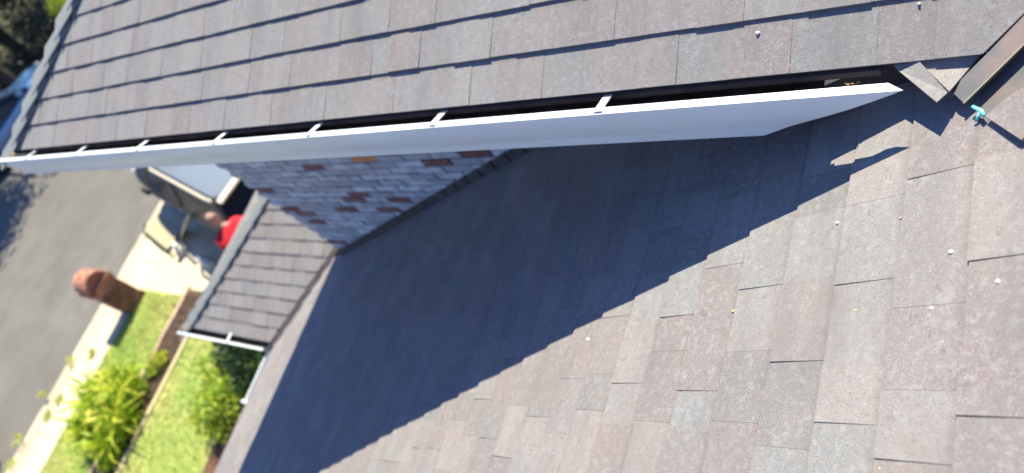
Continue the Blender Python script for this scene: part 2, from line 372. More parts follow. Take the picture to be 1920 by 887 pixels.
we = deck('roof', [(2*WR-WX, 4.8, wingz(WX)), (2*WR-WX, WY, wingz(WX)), (WR, WY-(WR-WX), wingz(WR)), (WR, 4.8, wingz(WR))], 'far slope of small roof')
shingle_face(we, (2*WR-WX, 0, wingz(WX)), (0, 1, 0), (-cosr, 0, sinr), 4.8, 7.5, 15, .1432, [(1, cosr, WY), (0, 1, (WR-WX)/cosr), (-1, 0, -4.8)], seed=23)

ALL.sort(key=lambda r: -r[0])
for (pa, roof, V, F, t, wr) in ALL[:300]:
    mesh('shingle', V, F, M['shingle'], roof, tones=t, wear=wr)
rest = {}
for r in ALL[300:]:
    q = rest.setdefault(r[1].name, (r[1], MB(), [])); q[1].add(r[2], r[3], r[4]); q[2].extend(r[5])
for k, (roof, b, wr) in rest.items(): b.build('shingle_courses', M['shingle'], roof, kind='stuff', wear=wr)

# hip caps, folded over the hip and lifted at their lower end
def caps(roof, P0, dirv, n, step, hw, lift, offs=(0, 0)):
    P0 = Vector(P0); d = Vector(dirv)      # d.x step = one cap
    rnd = random.Random(3)
    for i in range(n):
        A = P0+d*(step*i-.03+rnd.uniform(-.004, .004)); B = P0+d*(step*(i+1)+.05)
        # west wing spreads along -? : the two roof planes fall away either side of the hip
        def sect(C, h, wgt):
            wv = Vector((-1, 0, -.5))*hw*wgt; fv = Vector((0, 1, -.5))*hw*wgt
            nw = Vector((-sinr, 0, cosr)); nf = Vector((0, sinr, cosr)); nm = Vector((0, 0, 1))
            t_ = .006
            return [C+wv+nw*h, C+nm*(h+.006), C+fv+nf*h, C+wv+nw*(h-t_), C+nm*h, C+fv+nf*(h-t_)]
        V = sect(A, lift+rnd.uniform(-.002, .003), 1.)+sect(B, .008, .97)
        F = [(0, 1, 7, 6), (1, 2, 8, 7), (3, 9, 10, 4), (4, 10, 11, 5), (0, 3, 4, 1), (1, 4, 5, 2), (0, 6, 9, 3), (2, 5, 11, 8)]
        mesh('ridge_cap', V, F, M['cap'], roof, tones=rnd.random())
caps(up_roof, (EX, HY, upz(EX)), (1, -1, .5), 16, .131, .085, .046)
caps(wing, (WX, WY, wingz(WX)), (1, -1, .5), 14, .128, .12, .042)
# small cut corner pieces below the upper eave by the valley
n_up = Vector((-sinr, 0, cosr))
def flap(pts, h0, h1, t):
    def lf(x, y, h):
        q = Vector((x, y, upz(x)))+n_up*h; k_ = .034*max(0, (1.196-x)/.06); return q+(EYE-q)*k_     # the corner curls up off the eave
    top = [lf(x, y, h1) for x, y in pts]; bot = [lf(x, y, h0) for x, y in pts]
    m_ = len(pts); mesh('shingle', top+bot, [tuple(range(m_)), tuple(range(2*m_-1, m_-1, -1))]+[(i, m_+i, m_+(i+1) % m_, (i+1) % m_) for i in range(m_)], M['shingle'], up_roof, tones=t, label='small cut shingle corner poking out below the eave by the valley')
flap([(1.24, .292), (1.207, .266), (1.135, .186), (1.153, .166), (1.2, .208), (1.24, .24)], -.012, -.006, .15)
flap([(1.24, .238), (1.2, .206), (1.154, .163), (1.196, .128), (1.24, .09)], -.012, -.003, .6)
# raised slanted shingle flap right of the valley
n_low = Vector((0, sinr, cosr))
pts = [(1.0595, .083), (1.092, .045), (1.11, .0), (1.05, -.03), (.975, .02)]
top = [Vector((x, y, lowz(y)))+n_low*.02 for x, y in pts]; bot = [Vector((x, y, lowz(y)))+n_low*.012 for x, y in pts]
m_ = len(pts); mesh('shingle', top+bot, [tuple(range(m_)), tuple(range(2*m_-1, m_-1, -1))]+[(i, m_+i, m_+(i+1) % m_, (i+1) % m_) for i in range(m_)], M['shingle'], low_roof, tones=.4, label='raised shingle flap with slanted lower edge beside the valley')

# open metal valley at the right: the upper pan turns up into a hem that stands above the lower pan
D = Vector((1, -1, .5)); V0 = Vector((1.127, .133, 5.4935))
def vpt(o, h, t, k):
    """o>0 up the upper roof, o<0 up the lower roof; k lifts the sheet off the roof towards the roofer"""
    q = V0+D*t+(Vector((o/2, o/2, o/4))+n_up*h if o >= 0 else Vector((o/2, o/2, -o/4))+n_low*h); return q+(EYE-q)*k
def vstrip(name, rows, m, parent, label=None):
    V = [vpt(*p) for row in rows for p in row]; n = len(rows[0])
    ob = mesh(name, V, [(i*n+j, i*n+j+1, (i+1)*n+j+1, (i+1)*n+j) for i in range(len(rows)-1) for j in range(n-1)], m, parent, label=label)
    sdf = ob.modifiers.new('thick', 'SOLIDIFY'); sdf.thickness = .0012; return ob
HK = .021
valley = vstrip('valley_flashing', [[(.056, .002, t, .006), (.03, .002, t, .016), (.005, .001, t, HK)] for t in (0, .03, .066)]+[[(.1, .001, t, -.002), (.06, .001, t, .001), (.005, .001, t, HK)] for t in (.0661, .3, 2)],
                M['valley'], house, 'grey metal valley flashing with an upturned hem between the two roofs')
vstrip('hem', [[(.006, .002, t, HK), (.003, .006, t, HK), (-.005, .006, t, HK), (-.009, .001, t, 0)] for t in (-.001, .3, 2)], M['valley_ridge'], valley)
vstrip('lower_pan', [[(-.006, .001, -.007, 0), (-.11, .001, -.017, 0), (-.15, .0005, -.017, 0)], [(-.006, .001, 2, 0), (-.11, .001, 2, 0), (-.15, .0005, 2, 0)]], M['valley'], valley)
# small valley between lower roof and wing, dark open metal
sv = MB(); A = Vector((.985, 5.935, 2.597)); B = Vector((2.12, 4.8, 3.165))
for (o1, o2) in (((.0, 0), (.07, 0)), ((-.0, 0), (-.07, 0))):
    pass
up1 = Vector((.045, 0, .0225)); dn1 = Vector((0, -.04, .02)); nz = Vector((0, 0, .012))
mesh('valley_flashing', [A+nz, B+nz, B+up1+nz, A+up1+nz, A+dn1+nz, B+dn1+nz], [(0, 1, 2, 3), (0, 4, 5, 1)], M['flash'], house, label='dark narrow valley flashing beside the small roof')

# brick wall under the upper eave, bricks laid one by one over mortar backing
wall = thing  # placeholder removed below
WXF = 1.76
wb = MB(); wb.add([(WXF+.012, -.4, 0), (WXF+.012, 4.778, 0), (WXF+.012, 4.778, 5.42), (WXF+.012, -.4, 5.42), (WXF+.2, -.4, 0), (WXF+.2, 4.778, 0), (WXF+.2, 4.778, 5.42), (WXF+.2, -.4, 5.42)],
                 [(0, 1, 2, 3), (5, 4, 7, 6), (1, 5, 6, 2), (4, 0, 3, 7), (3, 2, 6, 7)])
wall = wb.build('wall', M['mortar'], house, label='whitewashed brick side wall under the upper eave')
bare = [(3.766, 4.149), (3.766, 4.09), (3.359, 4.092), (4.049, 3.925), (3.574, 3.928), (4.571, 3.90), (4.571, 3.84), (4.505, 3.733), (4.661, 4.17), (2.664, 4.432), (2.40, 4.503), (4.675, 3.391), (3.78, 4.48)]
orange = (3.22, 4.515)
BH, BL = .0665, .213
rnd = random.Random(4)
bricks = []
row = 0; z = 2.9
far_b = MB()
while z < 5.3:
    y = -.35+(0 if row % 2 else BL/2)
    while y < 4.78:
        y1 = min(y+BL-.011, 4.79); yc, zc = (y+y1)/2, z+BH/2
        if zc > lowz(yc)-.02 and y1-y > .03:
            kindb = 'w'
            for (by, bz) in bare:
                if abs(by-yc) < BL/2 and abs(bz-zc) < BH/2+.001: kindb = 'b'
            if abs(orange[0]-yc) < BL/2 and abs(orange[1]-zc) < BH/2+.001: kindb = 'o'
            pr = rnd.uniform(-.004, .004); tt = rnd.random()
            bricks.append((y, y1, z, z+BH-.011, pr, tt, kindb))
        y += BL
    row += 1; z += BH
def brick_rank(b):
    px, py, d = project((WXF, (b[0]+b[1])/2, b[2]))
    return 0 if (380 < px < 1030 and 270 < py < 490) else 1
bricks.sort(key=brick_rank)
for i, (y, y1, z, z1, pr, tt, kb) in enumerate(bricks):
    m_ = {'w': M['white_brick'], 'b': M['bare_brick'], 'o': M['orange_brick']}[kb]
    if i < 300 and brick_rank((y, y1, z)) == 0:
        b = MB(); b.box((WXF+pr, y, z), (WXF+.03, y1, z1), tt)
        b.build('brick', m_, wall)
    else: far_b.box((WXF+pr, y, z), (WXF+.03, y1, z1), tt)
far_b.build('brick_courses', M['white_brick'], wall, kind='stuff')
# stepped flashing band where the lower roof meets the wall
fl = MB()
for i in range(34):
    y0 = .15+i*.137; y1 = y0+.15
    fl.add([(WXF-.012, y0, lowz(y0)+.006), (WXF-.012, y1, lowz(y1)+.006), (WXF-.012, y1, lowz(y1)+.075), (WXF-.012, y0, lowz(y0)+.085), (WXF-.008, y0, lowz(y0)+.006), (WXF-.008, y1, lowz(y1)+.006), (WXF-.008, y1, lowz(y1)+.075), (WXF-.008, y0, lowz(y0)+.085)], BF)
fl.build('wall_flashing', M['flash'], house, label='dark stepped flashing along the foot of the brick wall')
# remaining house walls
hw = MB(); hw.box((-3.9, 5.3, 0), (1.9, 5.5, 2.5)); hw.build('wall', M['farwall'], house)
hw = MB(); hw.box((1.5, 5.5, 0), (5.0, 7.0, 2.5)); hw.build('wall', M['farwall'], house)
hw = MB(); hw.box((1.98, 4.6, 0), (6.6, 4.78, 5.4)); hw.build('wall', M['farwall'], house)
hw = MB(); hw.box((-3.9, -1.8, 0), (-3.7, 5.3, 2.8)); hw.build('wall', M['farwall'], house)
# fascias and soffits
fb = MB(); fb.box((EX+.03, .2, 5.34), (EX+.05, HY-.03, 5.512)); fb.box((EX+.03, HY-.03, 5.34), (7.1, HY-.01, 5.512))
fb.build('fascia', M['fascia'], house)
sb_ = MB(); sb_.box((EX+.05, .55, 5.335), (WXF, HY-.03, 5.35)); sb_.box((WXF, 4.8, 5.335), (7.1, HY-.03, 5.35)); sb_.build('soffit', M['soffit'], house)
fb = MB(); fb.box((WX+.03, 5.95, 2.43), (WX+.05, WY-.03, 2.60)); fb.box((WX+.05, WY-.05, 2.43), (2*WR-WX-.03, WY-.03, 2.60)); fb.box((-4, EY-.03, 2.40), (WX+.02, EY-.012, 2.575))
fb.build('fascia', M['soffit'], house)
sb_ = MB(); sb_.box((WX+.05, 5.5, 2.42), (2*WR-WX-.05, WY-.05, 2.43)); sb_.box((-4, 5.5, 2.39), (WX, EY-.03, 2.40)); sb_.build('soffit', M['soffit'], house)

# gutters -------------------------------------------------------
LX, LZ, LYf = 1.130, 5.552, 5.268
prof = [(.022, -.010), (.022, .001), (0, .0), (.0, -.012), (.001, -.035), (.004, -.06), (.009, -.085), (.016, -.11), (.022, -.135), (.024, -.17), (.112, -.172), (.112, -.012)]   # (in from lip, down): lip, ogee face, floor, back
def gut_run(parent, name, X0, Z0, ys, yend, m, prof, axis='y', mitre=True, label=None, sgn=1):
    V = []
    for (dx, dz) in prof:
        y_s = ys(dz)+(dx*1.5 if (axis == 'y' and mitre and dx <= .022 and dz > -.011) else 0); ye = yend-(dx if mitre else 0)
        if axis == 'y': V += [(X0+dx*sgn, y_s, Z0+dz), (X0+dx*sgn, ye, Z0+dz)]
        else: V += [(y_s+(dx if mitre else 0), X0-dx, Z0+dz), (ye+(dx if mitre else 0)*2, X0-dx, Z0+dz)]
    F = [(2*i, 2*i+2, 2*i+3, 2*i+1) for i in range(len(prof)-1)]
    o = mesh(name, V, F, m, parent, label=label); s_ = o.modifiers.new('thick', 'SOLIDIFY'); s_.thickness = .0016; s_.offset = 0
    return o
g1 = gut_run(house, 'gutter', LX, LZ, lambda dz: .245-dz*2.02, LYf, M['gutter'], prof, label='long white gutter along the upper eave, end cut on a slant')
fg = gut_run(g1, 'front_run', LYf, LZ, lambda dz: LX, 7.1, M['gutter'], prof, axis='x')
# sludge lying in the gutter
sl = MB(); n_ = 90
for j in range(2):
    for i in range(n_+1):
        y = .43+i*(LYf-.15-.43)/n_; sl.V.append((LX+(.02 if j == 0 else .111), y, LZ-.075+.012*math.sin(i*1.7+j)+.006*math.sin(i*5.1)))
sl.F = [(i, i+1, n_+2+i, n_+1+i) for i in range(n_)]; sl.T = [0]*n_
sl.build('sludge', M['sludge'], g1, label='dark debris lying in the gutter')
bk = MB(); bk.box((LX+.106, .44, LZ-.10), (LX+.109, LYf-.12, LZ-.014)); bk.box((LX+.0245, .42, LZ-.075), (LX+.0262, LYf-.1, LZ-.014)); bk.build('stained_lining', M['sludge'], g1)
hy = [4.86, 4.206, 3.552, 2.891, 2.255, 1.62, .999]
hv = MB()
hx0, hx1 = LX+.006, LX+.108
hme = None
for i, y in enumerate(hy):
    y -= .012
    if hme is None:
        b = MB(); b.add([(hx0, 0, LZ+.003), (hx1, .004, LZ-.036), (hx1, .03, LZ-.036), (hx0, .026, LZ+.003), (hx0, 0, LZ+.007), (hx1, .004, LZ-.032), (hx1, .03, LZ-.032), (hx0, .026, LZ+.007)], BF)
        o = b.build('hanger', M['strap'], g1, world=False); o.location = (-house.location.x, y-house.location.y, 0); hme = o.data
    else:
        o = link(bpy.data.objects.new('hanger', hme), g1); o.location = (-house.location.x, y-house.location.y, 0)
# wing gutter and main eave gutter
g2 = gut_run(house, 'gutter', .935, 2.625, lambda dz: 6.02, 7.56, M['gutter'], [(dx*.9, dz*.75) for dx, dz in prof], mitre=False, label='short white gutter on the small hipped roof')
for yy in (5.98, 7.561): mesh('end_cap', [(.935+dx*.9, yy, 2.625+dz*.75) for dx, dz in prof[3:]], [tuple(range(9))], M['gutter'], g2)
b = MB(); b.box((.955, 6.0, 2.555), (1.03, 7.5, 2.565)); b.build('sludge', M['sludge'], g2)
b = MB(); b.box((.94, 6.6, 2.63), (1.05, 6.63, 2.634)); b.build('hanger', M['strap'], g2)
def run_x(x0, x1, Y0, Z0, pr):
    V = []
    for dx, dz in pr: V += [(x0, Y0-dx, Z0+dz), (x1, Y0-dx, Z0+dz)]
    return V, [(2*i, 2*i+1, 2*i+3, 2*i+2) for i in range(len(pr)-1)]
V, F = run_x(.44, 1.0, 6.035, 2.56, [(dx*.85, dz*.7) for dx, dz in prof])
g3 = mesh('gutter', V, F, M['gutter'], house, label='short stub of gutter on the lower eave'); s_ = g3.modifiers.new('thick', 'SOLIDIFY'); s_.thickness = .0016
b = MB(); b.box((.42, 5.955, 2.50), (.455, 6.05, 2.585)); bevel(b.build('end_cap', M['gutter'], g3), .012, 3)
b = MB(); b.box((-4, 5.935, 2.565), (.42, 5.96, 2.59)); b.build('drip_edge', M['flash'], house, label='dark drip edge along the lower eave')
b = MB(); b.box((WX-.004, 5.98, wingz(WX)-.02), (WX+.01, WY, wingz(WX)-.008)); b.build('drip_edge', M['flash'], house)
b = MB(); b.box((EX-.004, .3, upz(EX)-.03), (EX+.01, HY, upz(EX)-.012)); b.build('drip_edge', M['flash'], house)

# ---------------------------------------------------------------- small things on the roof
def chip(p, r, m, lab, n):
    b = MB(); q = Vector(p); rn = random.Random(int(p[0]*1e4)); V = []
    for k in range(7):
        a = k*2*math.pi/7; rr = r*rn.uniform(.75, 1.15); V.append(q+Vector((math.cos(a)*rr, math.sin(a)*rr, 0))-n*.007)
    V2 = [q+(v+n*.007-q)*.65+n*(r*.45-.003) for v in V]
    b.add(V+V2, [(i, (i+1) % 7, 7+(i+1) % 7, 7+i) for i in range(7)]+[tuple(range(7, 14))])
    o = b.build('pebble', m); tag(o, lab, 'pebble', 'pale crumbs of grit scattered on the shingles'); return o
lowchips = [((.912, .337), .0055, 0, 'larger pale crumb near the shadow edge on the lower roof, right of its neighbour'), ((.896, .378), .0045, 0, 'pale crumb just left of the larger one near the shadow edge'),
            ((.871, .238), .003, 1, 'small tan crumb right of the two pale crumbs by the shadow edge'), ((.766, .135), .006, 0, 'white crumb on the lower roof in the second course from the right edge'),
            ((.688, .055), .0055, 0, 'white crumb on the rightmost sunlit shingle course'), ((.649, .16), .0045, 0, 'white crumb on the shingle joint below the second course crumb'),
            ((.67, 1.171), .007, 0, 'pale crumb farthest left, just outside the shadow edge'), ((.701, .622), .005, 1, 'golden tan crumb on a joint in the middle of the sunlit roof'),
            ((.699, .954), .005, 0, 'faint pale crumb between the farthest crumb and the golden one'), ((.663, .307), .004, 1, 'tan crumb in the middle of a grey shingle tab'),
            ((.563, .194), .0035, 1, 'small tan crumb on a pinkish shingle low on the right'), ((.709, .421), .003, 1, 'tiny tan crumb on a pinkish shingle above centre right'),
            ((.334, .221), .004, 1, 'tan crumb near the bottom right corner of the roof')]
for (xy, r, k, lab) in lowchips: chip((xy[0], xy[1], lowz(xy[1])+.008), r, M['chip2'] if k else M['chip'], lab, n_low)
chip((1.314, .58, upz(1.314)+.010), .0065, M['chip'], 'single bright white crumb on the upper roof above the gutter', n_up)
chip((1.328, .226, upz(1.328)+.010), .004, M['chip'], 'small pale crumb on the upper roof near the valley', n_up)
# turquoise plastic bit
b = MB(); b.tube([(1.095, .116, lowz(.116)+.022), (1.078, .100, lowz(.100)+.02), (1.064, .094, lowz(.094)+.018)], [.0036, .0045, .004], 10)
b.tube([(1.078, .1, lowz(.1)+.02), (1.064, .110, lowz(.110)+.008)], [.0038, .003], 8)
tag(b.build('plastic_clip', M['turq'], smooth=True), 'small turquoise plastic clip at the lower end of the valley', 'clip')
def dryleaf(loc, s, lab):
    b = MB(); rn = random.Random(int(loc[1]*100))
    for k in range(5):
        a = rn.uniform(0, 6.28); c = Vector(loc)+Vector((rn.uniform(-1, 1), rn.uniform(-2, 2), rn.uniform(0, .3)))*s
        d = Vector((math.cos(a), math.sin(a), .3))*s; e_ = Vector((-math.sin(a), math.cos(a), .1))*s*.5
        b.add([c-d, c+e_, c+d, c-e_, c+Vector((0, 0, s*.4))], [(0, 1, 4), (1, 2, 4), (2, 3, 4), (3, 0, 4)])
    tag(b.build('dry_leaves', M['leaf_dry']), lab, 'leaves')
dryleaf((1.19, .36, 5.512), .0065, 'clump of brown dry leaves in the near end of the long gutter')
dryleaf((1.165, 5.07, 5.545), .022, 'pale tan debris caught in the gutter corner below the hip')
dryleaf((1.0, 7.42, 2.65), .03, 'tan leaf debris at the outer end of the small roof gutter')
dryleaf((1.235, .025, 5.555), .008, 'pale dry scrap resting on the valley rib')

# ---------------------------------------------------------------- brick mailbox pillar
px0, px1, py0, py1 = 1.68, 2.15, 13.84, 14.3
pil = thing('brick_pillar', 'brick mailbox pillar with rounded brick top at the kerbside', 'pillar', ((px0+px1)/2, (py0+py1)/2, 0))
b = MB(); b.box((px0+.012, py0+.012, -.1), (px1-.012, py1-.012, .86)); 
core = b.build('core', M['pmortar'], pil)
rnd = random.Random(8); z = 0; r_ = 0
while z < .85:
    L = .235 if r_ % 2 else .235
    for side in range(4):
        a0, a1 = (px0, px1) if side % 2 == 0 else (py0, py1)
        off = 0 if (r_+side) % 2 else -.1175
        u = a0+off
        while u < a1-.01:
            u0, u1 = max(u, a0)+.004, min(u+.235, a1)-.004
            if u1-u0 > .03:
                p = rnd.uniform(-.003, .003); b = MB(); t = rnd.random()
                if side == 0: b.box((u0, py0+p, z+.004), (u1, py0+.05, z+.068), t)
                if side == 2: b.box((u0, py1-.05, z+.004), (u1, py1+p, z+.068), t)
                if side == 1: b.box((px1-.05, u0, z+.004), (px1+p, u1, z+.068), t)
                if side == 3: b.box((px0+p, u0, z+.004), (px0+.05, u1, z+.068), t)
                b.build('brick', M['pbrick'], core)
            u += .235
    z += .075; r_ += 1
for r_ in (0, 1):
    for side in range(4):
        a0, a1 = (px0-.03, px1+.03) if side % 2 == 0 else (py0-.03, py1+.03)
        for q in range(5):
            u0 = a0+q*(a1-a0)/5+.003; u1 = a0+(q+1)*(a1-a0)/5-.003; z0 = .70+r_*.085; z1 = z0+.076; p = -.03-.012*r_+rnd.uniform(-.002, .002); b = MB(); t = rnd.random()
            if side == 0: b.box((u0, py0+p, z0), (u1, py0+.05, z1), t)
            if side == 2: b.box((u0, py1-.05, z0), (u1, py1-p, z1), t)
            if side == 1: b.box((px1-.05, u0, z0), (px1-p, u1, z1), t)
            if side == 3: b.box((px0+p, u0, z0), (px0+.05, u1, z1), t)
            b.build('brick', M['lit_capbrick'], core)
# barrel top: rings of bricks along the vault
b = MB(); cxp = (px0+px1)/2; rad = (px1-px0)/2; N = 14
V = []; 
for yy in (py0+.01, py1-.01):
    for k in range(N+1):
        a = math.pi*k/N; V.append((cxp+math.cos(a)*(rad-.02), yy, .86+math.sin(a)*(rad-.02)))
F = [(k, k+1, N+2+k, N+1+k) for k in range(N)]+[tuple(range(N, -1, -1)), tuple(range(N+1, 2*N+2))]
vault = mesh('vault', V, F, M['lit_capbrick'], pil, tones=.1)
rings = 6
for i in range(rings):
    y0 = py0-.02+i*(py1-py0+.04)/rings; y1 = y0+(py1-py0+.04)/rings-.009
    for k in range(9):
        a0 = math.pi*k/9+.015; a1 = math.pi*(k+1)/9-.015; rr = rad+.012+rnd.uniform(-.004, .006); ri = rad-.04
        P = [(a0, ri), (a1, ri), (a1, rr), (a0, rr)]
        V = [(cxp+math.cos(a)*q, y0, .865+math.sin(a)*q) for a, q in P]+[(cxp+math.cos(a)*q, y1, .865+math.sin(a)*q) for a, q in P]
        mesh('brick', V, [(0, 1, 2, 3), (7, 6, 5, 4), (0, 4, 5, 1), (1, 5, 6, 2), (2, 6, 7, 3), (3, 7, 4, 0)], M['lit_capbrick'], vault, tones=random.uniform(0, 1))

# ---------------------------------------------------------------- plants
def leafquad(b, c, d, n_, L, W, t):
    d = d.normalized(); s = d.cross(n_).normalized()*W
    b.add([c, c+d*L*.45+s, c+d*L, c+d*L*.45-s], [(0, 1, 2, 3)], t)
def rv(rn): 
    while True:
        v = Vector((rn.uniform(-1, 1), rn.uniform(-1, 1), rn.uniform(-1, 1)))
        if .05 < v.length < 1: return v.normalized()
def crown(clumps, n, L, seed, tlo=0, thi=1):
    rn = random.Random(seed); b = MB(); tot = sum(c[3]**2 for c in clumps)
    for (x, y, z, r) in clumps:
        tb = rn.uniform(0, .5)
        for i in range(int(n*r*r/tot)):
            v = rv(rn); rr = r*(rn.uniform(.55, 1.08)); c = Vector((x, y, z))+Vector((v.x, v.y, v.z*.85))*rr
            if c.z < .02: continue
            leafquad(b, c, (v+rv(rn)*.9+Vector((0, 0, -.2))), rv(rn), L*rn.uniform(.6, 1.3), L*.28, min(1, max(0, tb+rn.uniform(tlo, thi)*.6)))
    return b
def limbs(base, tips, r0):
    b = MB(); base = Vector(base)
    for t in tips:
        t = Vector(t); m1 = base.lerp(t, .45)+Vector((0, 0, .12*(t-base).length)); b.tube([base, m1, t], [r0*.55, r0*.35, r0*.1], 6)
    return b
def shrub(name, label, cat, base, clumps, n, L, m, seed, group=None):
    t = thing(name, label, cat, base, 0, group)
    crown(clumps, n, L, seed).build('foliage', m, t)
    limbs(base, [(c[0], c[1], c[2]) for c in clumps], .04).build('stem', M['bark'], t)
    return t
# big strappy plant: large leaves, each its own piece
bp = thing('strappy_shrub', 'large bright yellow green strappy plant at the pavement edge', 'plant', (-.02, 12.6, 0))
rnd = random.Random(31)
lms = []
for j in range(14):
    L = rnd.uniform(.75, 1.1); W = rnd.uniform(.018, .031); V = []; T = []
    for i in range(6):
        f = i/5; x = L*f*(1-.12*f); z = L*(.75*f-.72*f*f*rnd.uniform(.8, 1.1)); wv = W*math.sin(math.pi*min(.97, f*.86+.12))
        V += [(x, -wv, z+.15*wv), (x, 0, z-.1*wv), (x, wv, z+.15*wv)]
    F = []
    for i in range(5):
        for q in (0, 1): F.append((3*i+q, 3*i+q+1, 3*i+q+4, 3*i+q+3))
    me = bpy.data.meshes.new('leaf'); me.from_pydata(V, [], F); me.materials.append(M['strap_leaf'])
    a = me.attributes.new('tone', 'FLOAT', 'FACE'); tb = rnd.random(); a.data.foreach_set('value', [min(1, tb*.7+.1*(k//2)) for k in range(len(F))]); lms.append(me)
heads = [(.0, .0, .35), (.35, -.35, .25), (-.4, .1, .2), (-.1, -.55, .25), (.2, .45, .2), (-.5, -.5, .1), (.45, .1, .1)]
for i in range(290):
    h = heads[i % len(heads)]
    o = link(bpy.data.objects.new('leaf', rnd.choice(lms)), bp); o.location = (h[0]+rnd.uniform(-.05, .05), h[1]+rnd.uniform(-.05, .05), h[2])
    o.rotation_euler = (rnd.uniform(-.3, .3), rnd.uniform(-1.1, .2), rnd.uniform(0, 6.28)); s_ = rnd.uniform(.42, .85); o.scale = (s_, s_*1.25, s_)
b = MB()
for h in heads: b.tube([(-.02+h[0]*.4, 12.6+h[1]*.4, 0), (-.02+h[0], 12.6+h[1], h[2])], [.02, .015], 6)
b.build('stem', M['bark'], bp)
b = MB()
rn = random.Random(5)
for i in range(3800):
    h = heads[i % 7]; v = rv(rn)
    leafquad(b, Vector((-.02+h[0]*1.1, 12.6+h[1]*1.1, h[2]*.8+.05))+v*rn.uniform(.05, .28), v+rv(rn)*.5+Vector((0, 0, .5)), rv(rn), rn.uniform(.1, .2), .015, rn.uniform(0, .7))
b.build('inner_leaves', M['strap_leaf'], bp, kind='stuff')

shrub('lime_shrub', 'yellow green leafy shrub beside the lower eave, in front of the dark bush', 'shrub', (.55, 9.55, 0), [(.5, 9.5, .45, .33), (.75, 9.65, .35, .3), (.62, 9.25, .55, .28), (.35, 9.75, .3, .26), (.9, 9.3, .4, .25), (.85, 9.95, .3, .2), (1.05, 10.0, .45, .2), (.3, 9.3, .3, .25)], 3200, .085, M['lime_leaf'], 3)
shrub('dark_shrub', 'dark green bush beneath the corner of the two small gutters', 'shrub', (1.35, 9.2, 0), [(1.35, 9.1, .5, .5), (1.2, 8.8, .7, .45), (1.55, 9.3, .75, .42), (1.5, 8.9, 1.0, .4), (1.05, 9.1, .35, .38), (1.25, 9.45, .6, .3), (1.8, 9.2, .6, .4)], 5200, .07, M['dark_leaf'], 4)
shrub('bed_plant', 'small pale green plant growing alone in the mulch bed', 'plant', (.9, 12.1, 0), [(.9, 12.1, .12, .17), (1.0, 12.0, .16, .12), (.8, 12.15, .1, .13)], 420, .07, M['lime_leaf'], 6)
sp = [(.54, 15.08, 'second largest pale weed tuft, on the gutter side of the kerb above the big plant'), (.79, 14.47, 'pale weed tuft on the pavement nearest the brick pillar'), (-.18, 15.4, 'pale weed tuft on the street edge beside the top of the big plant'),
      (-.15, 14.7, 'pale weed tuft on the pavement just above the big plant'), (-1.06, 15.35, 'pale weed tuft next to the parked grey car bumper'), (-.47, 14.8, 'pale weed tuft on the kerb joint left of the big plant'), (-1.46, 15.1, 'lowest pale weed tuft at the bottom left corner')]
for i, (x, y, lab) in enumerate(sp):
    b = MB(); rn = random.Random(i)
    for k in range(46):
        a = rn.uniform(0, 6.28); el = rn.uniform(.15, 1.2); d = Vector((math.cos(a)*math.cos(el), math.sin(a)*math.cos(el), math.sin(el)))
        st = Vector((x, y, 0))+Vector((rn.uniform(-.07, .07), rn.uniform(-.07, .07), rn.uniform(0, .05)))
        leafquad(b, st, d, rv(rn), rn.uniform(.06, .14), .014, rn.random())
    tag(b.build('weed_tuft', M['sprig']), lab, 'weed', 'pale weed tufts along the kerb')

def tree(name, label, base, h, clumps, n, L, m, seed, r0=.2):
    t = thing(name, label, 'tree', base)
    b = limbs((base[0], base[1], h*.55), [(c[0], c[1], c[2]) for c in clumps], r0)
    b.tube([base, (base[0]+.1, base[1], h*.3), (base[0], base[1]-.05, h*.62)], [r0*1.25, r0, r0*.6], 9); b.build('trunk', M['bark'], t)
    crown(clumps, n, L, seed).build('crown', m, t); return t
rnd = random.Random(77)
def clumpset(cx, cy, cz, R_, n, flat=.8):
    out = []
    for i in range(n):
        v = rv(rnd); rr = R_*rnd.uniform(.3, .75); out.append((cx+v.x*rr, cy+v.y*rr, cz+v.z*rr*flat, R_*rnd.uniform(.25, .42)))
    return out
tree('street_tree', 'dense dark tree behind the blue car at the top left corner', (10.5, 30.6, 0), 5, clumpset(10.5, 30.6, 3.2, 3.6, 26), 11000, .2, M['tree_leaf'], 1)
tree('street_tree', 'dark tree farther along, above the hip of the upper roof', (15.5, 31.5, 0), 5, clumpset(15.5, 31.8, 3.0, 3.8, 26), 9000, .2, M['tree_leaf'], 2)
tree('street_tree', 'tall tree at far kerb casting ragged shade on the street', (8.4, 27.6, 0), 6, clumpset(6.7, 24.3, 5.3, 3.1, 22), 8000, .2, M['tree_leaf'], 3)
tree('street_tree', 'dark tree left of the others beyond the far kerb', (5.6, 32, 0), 5, clumpset(5.8, 32, 3.0, 3.6, 22), 8000, .2, M['tree_leaf'], 12)
shrub('hedge', 'low dark hedge along the far kerb beneath the trees', 'hedge', (10.5, 28.6, 0), [(x*.9+4, 28.7+.3*math.sin(x), .7, .85) for x in range(16)], 9000, .13, M['tree_leaf'], 8)
shrub('lime_shrub', 'sunlit lime green bush at far kerb beside the roof hip', 'shrub', (11.9, 27.6, 0), [(11.6, 27.5, .8, .42), (11.9, 27.4, .55, .4), (12.1, 27.6, 1.0, .4), (12.4, 27.5, .5, .4)], 2000, .1, M['lime_leaf'], 9)
shrub('brown_shrub', 'reddish brown dry bush beyond the lime bush at the top', 'shrub', (12.9, 28.0, 0), [(12.7, 28, .8, .5), (13.2, 28, .6, .5), (12.5, 28.1, 1.2, .4)], 1500, .11, M['brownleaf'], 10)

